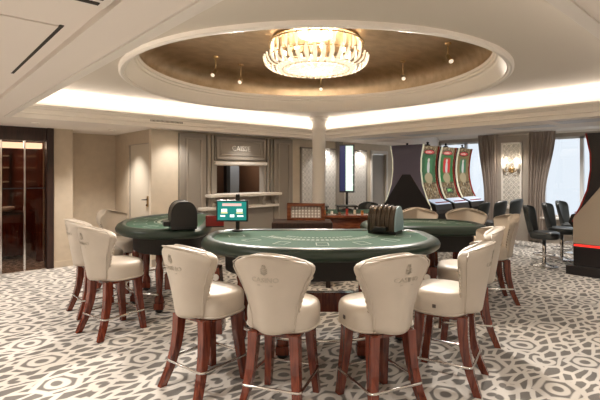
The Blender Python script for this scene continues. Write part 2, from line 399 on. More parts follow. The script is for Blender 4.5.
# window wall
UB = 10.6
W1, W2 = (4.72, 6.2), (1.45, 3.62); WZ0, WZ1 = .58, 2.34
wall('wall_window', [(UB, UB+.1, 6.2, 7.05, 0, OUT), (UB, UB+.1, W2[1], W1[0], 0, OUT), (UB, UB+.1, V_LO, W2[0], 0, OUT),
                     (UB, UB+.1, W1[0], W1[1], 0, WZ0), (UB, UB+.1, W1[0], W1[1], WZ1, OUT), (UB, UB+.1, W2[0], W2[1], 0, WZ0), (UB, UB+.1, W2[0], W2[1], WZ1, OUT)], M['taupe'])
def window(name, v0, v1, mull):
    f = MB().box(UB+.02, UB+.09, v0, v0+.05, WZ0, WZ1).box(UB+.02, UB+.09, v1-.05, v1, WZ0, WZ1).box(UB+.02, UB+.09, v0, v1, WZ0, WZ0+.05).box(UB+.02, UB+.09, v0, v1, WZ1-.05, WZ1)
    for q in mull: f.box(UB+.02, UB+.09, q-.035, q+.035, WZ0, WZ1)
    o = struct(f.build(name, M['frame']))
    MB().box(UB+.055, UB+.061, v0+.05, v1-.05, WZ0+.05, WZ1-.05).build('pane', M['window'], o)
    MB().box(UB-.22, UB+.02, v0, v1, WZ0-.04, WZ0).build('window_sill', M['trim'], o, bevel=.006)
window('window_1', *W1, (5.45,)); window('window_2', *W2, (2.86,))
struct(MB().prism([(UB, 2.42), (UB-.04, 2.42), (UB-.05, 2.44), (UB-.05, 2.46), (UB-.12, 2.51), (UB-.14, 2.53), (UB-.14, OUT), (UB, OUT)], 'y', V_LO, 6.18).build('trim_5', M['trim']))
struct(MB().box(UB-.03, UB, V_LO, VA, 0, .12).build('baseboard_window', M['taupe']))
struct(MB().box(2.97, 10.6, VA-.02, VA, 0, .12).build('baseboard_cashier', M['taupe']))
struct(MB().box(2.05, 2.97, 8.60, 8.62, 0, .10).box(1.76, 2.05, 7.95, 7.97, 0, .10).build('baseboard_recess', M['beige']))
# pilaster with relief panel and sconce
p = struct(MB().box(UB-.16, UB, 3.86, 4.60, 0, 2.42).build('wall_pilaster', M['taupe']))
MB().box(UB-.19, UB-.16, 4.0, 4.04, .72, 2.26).box(UB-.19, UB-.16, 4.42, 4.46, .72, 2.26).box(UB-.19, UB-.16, 4.0, 4.46, 2.22, 2.26).box(UB-.19, UB-.16, 4.0, 4.46, .72, .76).build('panel_frame', M['trim'], p, bevel=.005)
MB().box(UB-.172, UB-.16, 4.04, 4.42, .76, 2.22).build('relief_panel', M['reliefw'], p)
# wall panels with relief on the cashier wall
for nm, u0, u1 in (('wall_panel', 6.28, 7.34), ('wall_panel', 7.62, 8.43)):
    f = struct(MB().box(u0-.03, u0, VA-.05, VA, .3, 2.11).box(u1, u1+.03, VA-.05, VA, .3, 2.11).box(u0-.03, u1+.03, VA-.05, VA, 2.08, 2.11).build(nm, M['greytaupe']))
    MB().box(u0, u1, VA-.025, VA, .3, 2.08).build('relief_panel', M['relief'], f)
wall('wall_strip', [(7.37, 7.59, VA-.03, VA, 0, SOF)], M['taupe'])
d = struct(MB().box(8.70, 9.28, VA+.04, VA+.08, 0, 2.02).build('door_2', M['greytaupe']))
MB().box(8.64, 8.70, VA-.03, VA, 0, 2.10).box(9.28, 9.34, VA-.03, VA, 0, 2.10).box(8.64, 9.34, VA-.03, VA, 2.03, 2.12).build('door_frame', M['trim'], d, bevel=.006)

# column in the tray corner
cc = (6.19, 6.30)
o = struct(MB().lathe([(.20, 0), (.20, .10), (.17, .13), (.145, .16), (.135, .2), (.132, 2.40), (.145, 2.42), (.145, 2.46), (.135, 2.48), (.135, 2.56), (.16, 2.60), (.19, 2.62), (.19, CEI)], 40, (*cc, 0)).build('wall_column', M['trim'], smooth=False))
for p in o.data.polygons: p.use_smooth = abs(p.normal.z) < .3

# ------------------------------------------------------------------ left: smoked glass lounge front
VG = 8.0
struct(MB().box(1.66, 1.76, 7.93, 8.12, 0, SOF).build('trim_6', M['darkwood'], bevel=.006))
struct(MB().box(-1.6, 1.66, 7.97, 8.10, 2.06, SOF).build('wall_header', M['darkwood'], bevel=.004))
wall('wall_lounge', [(-1.9, -1.8, 8.0, 11.5, 0, SOF), (-1.9, -1.5, 7.98, 8.1, 0, SOF), (-3.0, 1.9, 11.4, 11.5, 0, SOF), (1.66, 1.76, 8.72, 11.4, 0, SOF)], M['cherry'])
struct(MB().box(-1.6, 1.64, 8.16, 8.3, 1.95, 2.04).build('trim_7', M['stripe'], bevel=.01))  # cornice band, no lamp: its emission stands in for light falling on it
def glass_panel(u0, u1, label):
    o = tag(MB().box(u0, u1, VG, VG+.012, .01, 2.06).build('glass_panel', M['darkglass']), label, 'glass partition', 'smoked glass lounge front')
    MB().box(u0-.012, u0+.012, VG-.02, VG+.03, .01, 2.07).build('edge_rail', M['chrome'], o, bevel=.003)
    MB().box(u0, u1, VG-.008, VG+.02, 1.30, 1.315).build('middle_rail', M['darkmetal'], o)
glass_panel(1.36, 1.655, 'smoked glass partition panel beside the dark wooden post at the left wall')
glass_panel(1.05, 1.345, 'smoked glass partition panel between the two polished rails at the left edge')
glass_panel(.40, 1.035, 'smoked glass partition panel cut by the left edge of the photo')
t = thing('sideboard', 'dark wooden sideboard inside the lounge behind the smoked glass', 'sideboard', (.95, 9.5, 0))
MB().box(-.7, .6, -.25, .25, .06, .80).build('body', M['cherry'], t, bevel=.01)
MB().box(-.73, .63, -.28, .28, .80, .84).build('top', M['darkwood'], t, bevel=.006)
for k in range(3):
    dd = MB().box(-.66+.42*k, -.28+.42*k, -.275, -.25, .12, .76).build('door', M['cherry'], t, bevel=.006)
    MB().ball((-.33+.42*k, -.29, .5), .014).build('knob', M['chrome'], dd)
o = tag(MB().lathe([(.02, 0), (.14, .01), (.20, .05), (.21, .09), (.20, .092), (.185, .05)], 24, (1.25, 9.45, .84)).build('bowl', M['trim'], smooth=True), 'white bowl standing on the dark lounge sideboard', 'bowl')
t = thing('wall_shelf', 'dark shelf unit with pale shelf edges at the back of the glazed lounge', 'shelf', (1.35, 11.15, 0))
MB().box(-.5, .25, -.02, .2, .0, 2.0).build('back', M['cherry'], t)
for z in (1.35, 1.65, 1.9): MB().box(-.48, .23, -.20, -.02, z, z+.03).build('shelf', M['beige'], t)
light('lounge_light', 'AREA', (.9, 10.3, 2.2), 10, WARM, size=.8)

# ------------------------------------------------------------------ ceiling fittings
t = thing('ceiling_hatch', 'square access hatch with one dark gap in the low left ceiling', 'ceiling hatch', (0, 0, 0))
MB().box(-.55, .575, 2.50, 3.90, SOF+.026, SOF+.0349).build('panel', M['ceiling'], t, bevel=.003)
MB().box(.577, .597, 2.48, 3.92, SOF+.0300, SOF+.0349).build('gap', M['slot_gap'], t)
t = thing('ceiling_vent', 'white framed air vent at the top edge of the left ceiling', 'air vent', (.50, 1.86, SOF+.035))
MB().box(-.16, .16, -.20, .20, -.02, -.0005).build('frame', M['trim'], t, bevel=.004)
for k in range(5): MB().box(-.12, .12, -.15+.07*k, -.12+.07*k, -.024, -.0195).build('slat', M['slot_gap'], t)
k = 0
for (u, v, du, dv, w) in ((6.95, 1.75, .20, .42, 'nearest the right edge'), (7.25, 2.75, .20, .42, 'above the first black gaming stool'), (7.2, 4.5, .20, .42, 'in the middle of the row'), (7.2, 5.7, .2, .42, 'closest to the cream column')):
    t = thing('ceiling_panel', 'flush pale ceiling panel in the soffit on the window side, ' + w, 'ceiling panel', (u, v, SOF), 0, 'flush soffit panels')
    MB().box(-du, du, -dv, dv, -.006, -.0005).build('panel', M['panel_light'], t, bevel=.002)
    MB().box(-du-.02, du+.02, -dv-.02, dv+.02, -.004, -.0004).build('frame', M['trim'], t)

t = thing('air_grille', 'fine slotted air grille in the white cove moulding above the service door', 'air grille', (3.05, TV1-.006, 2.364))
MB().box(-.28, .28, -.005, .0, -.02, .02).build('frame', M['trim'], t)
for k in range(26): MB().box(-.27+.021*k, -.259+.021*k, -.007, -.004, -.016, .016).build('slot', M['grout'], t)
# chandelier
CH = W(.2, 5.48)
def cz(z): return 2.835 + (z-2.69)*.66 if z < 2.95 else 3.007 + (z-2.95)*.83
t = thing('crystal_chandelier', 'large round crystal chandelier glowing in the gold dome', 'chandelier', (*CH, 0))
MB().lathe([(.10, GZ-.001), (.55, GZ-.001), (.55, GZ-.03), (.10, GZ-.03)], 48).build('ceiling_plate', M['brass'], t, smooth=False)
fr = MB()
for r, z in ((.60, 3.16), (.60, 2.995), (.42, 2.852)): fr.tube([(r*math.cos(2*PI*k/48), r*math.sin(2*PI*k/48), z) for k in range(48)], .008, 6, True)
for k in range(6):
    a = 2*PI*k/6; fr.tube([(.5*math.cos(a), .5*math.sin(a), GZ-.02), (.6*math.cos(a), .6*math.sin(a), 3.14), (.6*math.cos(a), .6*math.sin(a), 2.995), (.42*math.cos(a), .42*math.sin(a), 2.852)], .006, 6)
fr.build('frame', M['brass'], t, smooth=True)
def blade(a, r0, z0, pts, w, th):
    mb = MB(); rings = []
    ca, sa = math.cos(a), math.sin(a)
    for (r, z, ww) in pts:
        c = []
        for (dx, dr) in ((-ww, 0), (0, th), (ww, 0), (0, -th)):
            c.append((ca*(r+dr) - sa*dx, sa*(r+dr) + ca*dx, cz(z)))
        rings.append(c)
    return mb.loft(rings)
NB = 40
for k in range(NB):
    a = 2*PI*k/NB
    blade(a, 0, 0, [(.50, 2.715, .016), (.57, 2.74, .024), (.625, 2.80, .028), (.65, 2.88, .022), (.655, 2.949, .004)], 0, .012).build('crystal_blade', M['crystal'], t)
for k in range(24):
    a = 2*PI*(k+.5)/24
    blade(a, 0, 0, [(.55, 2.97, .006), (.56, 3.02, .022), (.56, 3.12, .026), (.55, 3.18, .01)], 0, .012).build('crystal_drop', M['crystal'], t)
for r0, r1, z in ((.36, .50, 2.86), (.20, .345, 2.848), (.03, .185, 2.84)):
    mb = MB()
    n = int(60*r1)
    for k in range(n):
        a0, a1 = 2*PI*(k+.06)/n, 2*PI*(k+.94)/n
        am = (a0+a1)/2; rm = (r0+r1)/2
        q = [(r0*math.cos(a0), r0*math.sin(a0)), (r1*math.cos(a0), r1*math.sin(a0)), (r1*math.cos(a1), r1*math.sin(a1)), (r0*math.cos(a1), r0*math.sin(a1))]
        s2 = lambda f: [(rm*math.cos(am)+(x-rm*math.cos(am))*f, rm*math.sin(am)+(y-rm*math.sin(am))*f) for x, y in q]
        mb.loft([[(x, y, z+.02) for x, y in q], [(x, y, z) for x, y in q], [(x, y, z-.015) for x, y in s2(.6)]])
    mb.build('crystal_tray', M['crystal'], t)
for k in range(8):
    a = 2*PI*k/8+.2
    MB().ball((.40*math.cos(a), .40*math.sin(a), 3.04), .032).build('bulb', M['bulb'], t, smooth=True)
light('chandelier_light', 'POINT', (0, 0, 3.12), 55, WARM, parent=t, shadow_soft_size=.30)
light('chandelier_down_light', 'SPOT', (0, 0, 2.80), 90, WARM, parent=t, spot_size=math.radians(165), spot_blend=.6, shadow_soft_size=.06)

# five small spot lamps under the dome
def spot_lamp(X, Y, zh, tx, ty, label):
    u, v = W(X, Y)
    t = thing('spot_lamp', label, 'spot lamp', (u, v, 0), 0, 'brass spot lamps in the dome')
    MB().lathe([(.045, GZ-.0005), (.045, GZ-.02), (.02, GZ-.035)], 20).build('ceiling_rose', M['brass'], t, smooth=True)
    MB().tube([(0, 0, GZ-.03), (0, 0, zh+.05)], .009, 8).build('stem', M['brass'], t, smooth=True)
    MB().ball((0, 0, zh+.05), .022).build('joint', M['brass'], t, smooth=True)
    tu, tv = W(tx, ty)
    dirv = Vector((tu-u, tv-v, .9-zh)).normalized()
    c = Vector((0, 0, zh+.05)); e = c + dirv*.15
    h = MB().tube([c-dirv*.01, c+dirv*.02, c+dirv*.13, e], [.012, .030, .034, .034], 16).build('head', M['brass'], t, smooth=False)
    MB().tube([e, e+dirv*.004], .028, 16).build('lens', M['shade'], h)
    l = light('spot_light', 'SPOT', tuple(e+dirv*.02), 190, SOFTWARM, parent=t, spot_size=math.radians(66), spot_blend=.95, shadow_soft_size=.04)
    l.rotation_euler = dirv.to_track_quat('-Z', 'Y').to_euler()
spot_lamp(-1.22, 6.3, 2.99, -1.7, 3.9, 'small brass spot lamp hanging in the dome, leftmost of all')
spot_lamp(-.92, 6.75, 2.95, -.8, 2.7, 'small brass spot lamp hanging in the dome, second from the left')
spot_lamp(.34, 7.05, 2.89, .1, 2.4, 'small brass spot lamp hanging in the dome behind the chandelier, at the middle')
spot_lamp(1.55, 6.55, 2.96, .9, 2.5, 'small brass spot lamp hanging in the dome to the right of the chandelier')
spot_lamp(1.92, 5.65, 3.02, 2.0, 3.2, 'small brass spot lamp hanging in the dome, rightmost of all')

# downlights: the alcove one is real, all others are unseen lamps added as fill
def downlight(u, v, z, e, label, size=130):
    t = thing('downlight', label, 'downlight', (u, v, z), 0, 'recessed downlights')
    MB().torus_like([(.045, -.0005), (.06, -.0005), (.06, -.006), (.045, -.008)], 24).build('ring', M['trim'], t, smooth=True)
    MB().lathe([(.002, -.002), (.044, -.002)], 20, cap=False).build('lens', M['shade'], t)
    light('downlight_beam', 'SPOT', (0, 0, -.02), e, SOFTWARM, parent=t, spot_size=math.radians(size), spot_blend=.8, shadow_soft_size=.05)
downlight(2.55, 7.55, SOF, 85, 'recessed ceiling downlight in the alcove beside the service door', 100)
downlight(1.35, 7.2, SOF, 75, 'added unseen fill downlight in front of the dark wooden post', 110)  # added lamp, fill for the left wall
for k, u in enumerate((3.3, 4.7, 7.0, 8.2)):  # unseen lamps added to brighten the cashier wall
    downlight(u, 6.70 if k > 1 else 6.62, SOF, (24, 13, 34, 34)[k], 'added unseen fill downlight along the cashier wall, ' + ('left of the left pilaster', 'above the serving window', 'behind the cream column', 'nearest the dark door')[k], 120)
for k, v in enumerate((5.4, 4.2, 2.9, 1.6)):  # unseen lamps added to brighten the window side
    downlight(9.6, v, OUT, 75, 'added unseen fill downlight along the windows, ' + ('above the three slot machines', 'in front of the sconce', 'above the black stools', 'over the right slot machine bank')[k], 120)
for k, (u, v) in enumerate(((.15, 5.4), (.15, .6), (2.0, .25), (4.2, .2), (-1.6, 2.2), (-1.2, -1.2), (1.8, -1.6), (7.2, .6), (.15, 3.0), (-1.6, 5.2), (-1.4, 7.3))):  # unseen lamps added as fill over the aisle and behind the camera
    downlight(u, v, (SOF+.035) if u < .67 else SOF, 45 if k in (2, 3, 6) else 115, 'added unseen fill downlight ' + ('in the low ceiling over the left aisle', 'over the near end of the left aisle', 'in the soffit nearest the eye', 'in the soffit on the near right', 'far left of the aisle', 'behind the eye to the left', 'behind the eye to the right', 'in the soffit by the right gaming machines', 'over the middle of the left aisle', 'far left of the aisle in front of the lounge', 'in front of the smoked glass at the far left')[k])

# ------------------------------------------------------------------ curtains and sconce
def curtain(v_top, v_bot, label):
    mb = MB(); rows = []
    n = 60
    for j in range(15):
        tt = j/14; z = 2.47 - tt*2.42
        q = min(1, tt*1.6); q = q*q*(3-2*q)
        a = v_top[0]+(v_bot[0]-v_top[0])*q; b = v_top[1]+(v_bot[1]-v_top[1])*q
        rows.append([(UB-.20+.035*math.sin(2*PI*7*i/n)+.015*math.sin(2*PI*3*i/n+1), a+(b-a)*i/n, z) for i in range(n+1)])
    o = mb.grid(rows).build('curtain', M['curtain'], smooth=True)
    so = o.modifiers.new('thick', 'SOLIDIFY'); so.thickness = .008
    tag(o, label, 'curtain', 'long taupe curtains')
curtain((4.55, 5.02), (4.56, 4.86), 'long taupe curtain left of the wall sconce, beside the slot machines')
curtain((3.30, 3.85), (3.52, 3.86), 'long taupe curtain right of the wall sconce, swept aside from the window')
t = thing('wall_sconce', 'two armed wall sconce with frosted cups on the relief panel', 'wall lamp', (UB-.172, 4.23, 1.62))
MB().lathe([(.002, 0), (.075, 0), (.07, .02), (.04, .03), (.002, .035)], 24).build('back_plate', M['brass'], t, smooth=True).rotation_euler = (0, -PI/2, 0)
for sg in (-1, 1):
    MB().tube([(-.02, 0, 0), (-.07, .05*sg, -.04), (-.08, .13*sg, -.03), (-.08, .15*sg, .02)], .008, 8).build('arm', M['brass'], t, smooth=True)
    MB().lathe([(.03, .02), (.045, .06), (.055, .16), (.05, .16), (.04, .07)], 20, (-.08, .15*sg, 0)).build('shade', M['shade'], t, smooth=True)
    light('sconce_light', 'POINT', (-.08, .15*sg, .2), .9, WARM, parent=t, shadow_soft_size=.04)

# ------------------------------------------------------------------ cashier booth front
VF = VA
t = thing('cashier_front', 'panelled grey taupe cashier front with serving window and CAISSE sign', 'cashier booth', (0, VF, 0))
def pil(u0, u1, i0, i1, nm):
    o = MB().box(u0, u1, -.07, -.0005, 0, 2.24).build(nm, M['greytaupe'], t, bevel=.006)
    fr = MB()
    for a, b, c, d in ((i0-.03, i0, .25, 2.16), (i1, i1+.03, .25, 2.16), (i0-.03, i1+.03, 2.13, 2.16), (i0-.03, i1+.03, .22, .25)): fr.box(a, b, -.095, -.07, c, d)
    fr.build('panel_moulding', M['taupe'], o, bevel=.008)
pil(3.44, 3.95, 3.58, 3.83, 'pilaster'); pil(5.50, 5.99, 5.62, 5.87, 'pilaster')
for u in (3.98, 4.07, 5.33, 5.42): MB().box(u, u+.05, -.055, -.0005, 0, 2.24).build('jamb', M['greytaupe'], t, bevel=.012)
hp = MB().box(4.14, 5.29, -.05, -.0005, 1.78, 2.24).build('header_panel', M['greytaupe'], t, bevel=.004)
fr = MB()
for a, b, c, d in ((4.16, 4.20, 1.80, 2.21), (5.23, 5.27, 1.80, 2.21), (4.16, 5.27, 2.17, 2.21), (4.16, 5.27, 1.80, 1.84)): fr.box(a, b, -.08, -.05, c, d)
for a, b, c, d in ((4.26, 4.275, 1.88, 2.13), (5.155, 5.17, 1.88, 2.13), (4.26, 5.17, 2.115, 2.13), (4.26, 5.17, 1.88, 1.895)): fr.box(a, b, -.06, -.05, c, d)
fr.build('panel_moulding', M['taupe'], hp, bevel=.006)
me = text_mesh('CAISSE', .14, .008)
me.transform(Matrix.Translation((4.70, -.058, 2.005)) @ Matrix.Rotation(PI/2, 4, 'X'))
link_mesh('lettering', me, M['trim'], hp)['label'] = 'pale raised CAISSE lettering'
MB().box(4.12, 5.31, -.09, -.0005, 1.70, 1.76).build('lintel', M['trim'], t, bevel=.008)
MB().box(4.12, 4.18, -.04, .1, 1.17, 1.70).box(5.25, 5.31, -.04, .1, 1.17, 1.70).build('window_jamb', M['greytaupe'], t)
MB().box(3.92, 5.53, -.28, .2, 1.115, 1.165).build('counter', M['trim'], t, bevel=.01)
MB().box(3.78, 5.49, -.24, -.0005, .89, .94).build('lower_ledge', M['trim'], t, bevel=.01)
MB().box(3.98, 5.47, -.06, -.0005, 0, 1.115).build('wainscot', M['greytaupe'], t)
for u in (4.0, 4.30, 5.12, 5.42): MB().prism([(-.06, .94), (-.20, .94), (-.17, 1.02), (-.24, 1.115), (-.06, 1.115)], 'x', u, u+.06).build('bracket', M['greytaupe'], t)
tag(MB().box(4.78, 5.03, VA+.5, VA+.56, .65, 1.95).build('drape', M['bluegrey']), 'blue grey hanging behind the cashier window', 'drape')
tag(MB().box(4.70, 4.78, VA+.44, VA+.56, .65, 1.95).build('partition_post', M['black']), 'black upright post behind the cashier window', 'post')
light('booth_light', 'AREA', (4.85, VA+.35, 2.1), 5, SOFTWARM, size=.4)

# ------------------------------------------------------------------ cream bar stools
def lerp_tab(tab, t):
    for (a, va), (b, vb) in zip(tab, tab[1:]):
        if t <= b: return va+(vb-va)*(t-a)/(b-a)
    return tab[-1][1]
ZB, HB = .527, .541
WT = [(0, .148), (.2, .156), (.45, .190), (.65, .236), (.78, .272), (.86, .286), (.92, .276), (.96, .25), (.985, .215), (1, .165)]
def back_pt(s, t, side):
    w = lerp_tab(WT, t); th = .05+.036*t
    z = ZB + HB*t - .058*s*s*t**3
    y = -.205 - .055*t + (.095+.05*t)*s*s
    if side: y -= th*(1-.15*s*s)
    return (s*w, y, z)
def make_stool(label):
    t = thing('bar_stool', label, 'bar stool', (0, 0, 0), 0, 'cream leather bar stools round the gaming tables')
    # seat
    rings = []
    for z, f in ((.520, .90), (.525, .96), (.543, .985), (.635, 1.0), (.667, .975), (.688, .90), (.699, .70), (.704, .35), (.705, .02)):
        r = []
        for k in range(28):
            a = 2*PI*k/28; ca, sa = math.cos(a), math.sin(a)
            e = 2/2.7
            r.append((f*.245*math.copysign(abs(ca)**e, ca), .035+f*(.215)*math.copysign(abs(sa)**e, sa), z))
        rings.append(r)
    MB().loft(rings).build('seat', M['leather'], t, smooth=True, sub=1)
    MB().tube([(.242*math.copysign(abs(math.cos(2*PI*k/28))**.74, math.cos(2*PI*k/28)), .035+.212*math.copysign(abs(math.sin(2*PI*k/28))**.74, math.sin(2*PI*k/28)), .541) for k in range(28)], .006, 6, True).build('seat_piping', M['leather'], t, smooth=True)
    MB().box(-.17, .17, -.16, .18, .495, .523).build('seat_frame', M['cherry'], t, bevel=.006)
    # back: closed shell
    NS, NT = 14, 12
    mb = MB(); rings = []
    for j in range(NT+1):
        tt = j/NT
        fr_ = [back_pt(-1+2*i/NS, tt, 0) for i in range(NS+1)]; bk = [back_pt(1-2*i/NS, tt, 1) for i in range(NS+1)]
        rings.append(fr_+bk)
    b = mb.loft(rings).build('backrest', M['leather'], t, smooth=True, sub=1)
    # piping seam along the outer back edge
    pts = [back_pt(-.96, .03+.94*k/12, 1) for k in range(13)] + [back_pt(-.96+1.92*k/14, .965, 1) for k in range(1, 14)] + [back_pt(.96, .97-.94*k/12, 1) for k in range(13)]
    MB().tube([(p[0], p[1]-.002, p[2]) for p in pts], .0045, 6).build('back_piping', M['leather'], b, smooth=True)
    # lettering and crest on the outer back
    me = text_mesh('CASINO', .043, .002)
    def onback(x, z, dy):
        tt = (z-ZB)/HB; s = x/lerp_tab(WT, tt)
        p = back_pt(s, tt, 1); return Vector((x, p[1]-dy, z))
    for v in me.vertices: v.co = onback(v.co.x*1.15, .895+v.co.y, .001+v.co.z*.9)
    link_mesh('lettering', me, M['foil'], b)['label'] = 'raised CASINO lettering'
    cr = MB()
    for k in range(3): cr.tube([onback(-.022+.0*k, .942+.012*k, .002), onback(0, .930+.013*k, .002), onback(.022, .942+.012*k, .002)], .003, 5)
    cr.tube([onback(.016*math.cos(a*PI/6), .955+.018*math.sin(a*PI/6), .002) for a in range(12)], .0028, 5, True)
    cr.tube([onback(-.012, .978, .002), onback(-.006, .992, .002), onback(0, .980, .002), onback(.006, .992, .002), onback(.012, .978, .002)], .003, 5)
    MB().tube([onback(-.05, .862, .002), onback(.05, .862, .002)], .0022, 5).build('crest_rule', M['foil'], b, smooth=True)
    cr.build('crest', M['foil'], b, smooth=True)
    for sg in (-1, 1):      # nailheads down the side edge
        bp, br_ = [], []
        for k in range(89):
            q = .05+.68*k/88
            p0 = back_pt(sg, q, 0); p1 = back_pt(sg, q, 1)
            bp.append((p0[0]*.5+p1[0]*.5+sg*.001, p0[1]*.55+p1[1]*.45, p0[2])); br_.append(.0022+.0048*abs(math.sin(PI*k/8)))
        MB().tube(bp, br_, 7).build('nailhead_trim', M['nail'], t, smooth=True)
    # legs
    def leg(sx, sy):
        if sy > 0: path = [(.150, .150, .522), (.158, .165, .33), (.170, .185, .17), (.185, .205, 0)]
        else: path = [(.140, .145, .522), (.146, .150, .40), (.155, .165, .28), (.172, .20, .14), (.20, .255, 0)]
        rings = []
        for k, (x, y, z) in enumerate(path):
            h = .033 - .010*(1-z/.522)
            c = (sx*x, sy*y)
            rings.append([(c[0]+a*h, c[1]+b*h*1.15, z) for a, b in ((-1,-1),(1,-1),(1,1),(-1,1))])
        return MB().loft(rings).build('leg', M['cherry'], t, bevel=.004)
    for sx in (-1, 1):
        for sy in (-1, 1): leg(sx, sy)
    # chrome foot ring
    X, Yf, Yr = .200, .212, .218
    pts = []
    for cx, cy, a0 in ((X-.03, Yf-.03, 0), (-X+.03, Yf-.03, 90), (-X+.03, -Yr+.03, 180), (X-.03, -Yr+.03, 270)):
        for k in range(5):
            a = math.radians(a0+90*k/4); pts.append((cx+.03*math.cos(a), cy+.03*math.sin(a), .185))
    MB().tube(pts, .0095, 8, True).build('foot_ring', M['chrome'], t, smooth=True)
    MB().box(-.2475, -.2445, .02, .045, .585, .61).build('seat_tag', M['ink'], t)
    return t
STOOL = [  # X, Y, heading (camera-aligned frame, degrees, 90 = away from the eye), label
    (-.69, 3.24, 52, 'cream bar stool at the left end of the central table, half turned from us'),
    (-.12, 2.95, 72, 'cream bar stool with CASINO on its back at the centre front, left of the pair'),
    (.53, 2.95, 114, 'cream bar stool with CASINO on its back at the centre front, right of the pair'),
    (1.11, 3.31, 150, 'cream bar stool at the near right of the central table, seen edge on'),
    (1.56, 4.12, 165, 'cream bar stool second along the right end of the central table, partly hidden'),
    (-1.84, 4.31, 53, 'cream bar stool at the near left of the left table, its side to us'),
    (-2.28, 4.92, 42, 'cream bar stool at the left table, only its bright back top shows behind another'),
    (-2.37, 5.82, -16, 'cream bar stool at the far left of the left table beside the beige recess'),
    (2.32, 5.32, 174, 'cream bar stool at the right table standing nearest the black gaming stools'),
    (1.66, 5.98, 266, 'cream bar stool behind the right table, left of its two, only the back top showing'),
    (2.27, 5.92, 252, 'cream bar stool behind the right table, right of its two, only the back top showing'),
]
proto = None
for X, Y, a, lab in STOOL:
    u, v = W(X, Y); rz = RZ(a-90)
    if proto is None:
        proto = make_stool(lab); proto.location = (u, v, 0); proto.rotation_euler = (0, 0, rz)
    else: dup(proto, (u, v, 0), rz, lab)

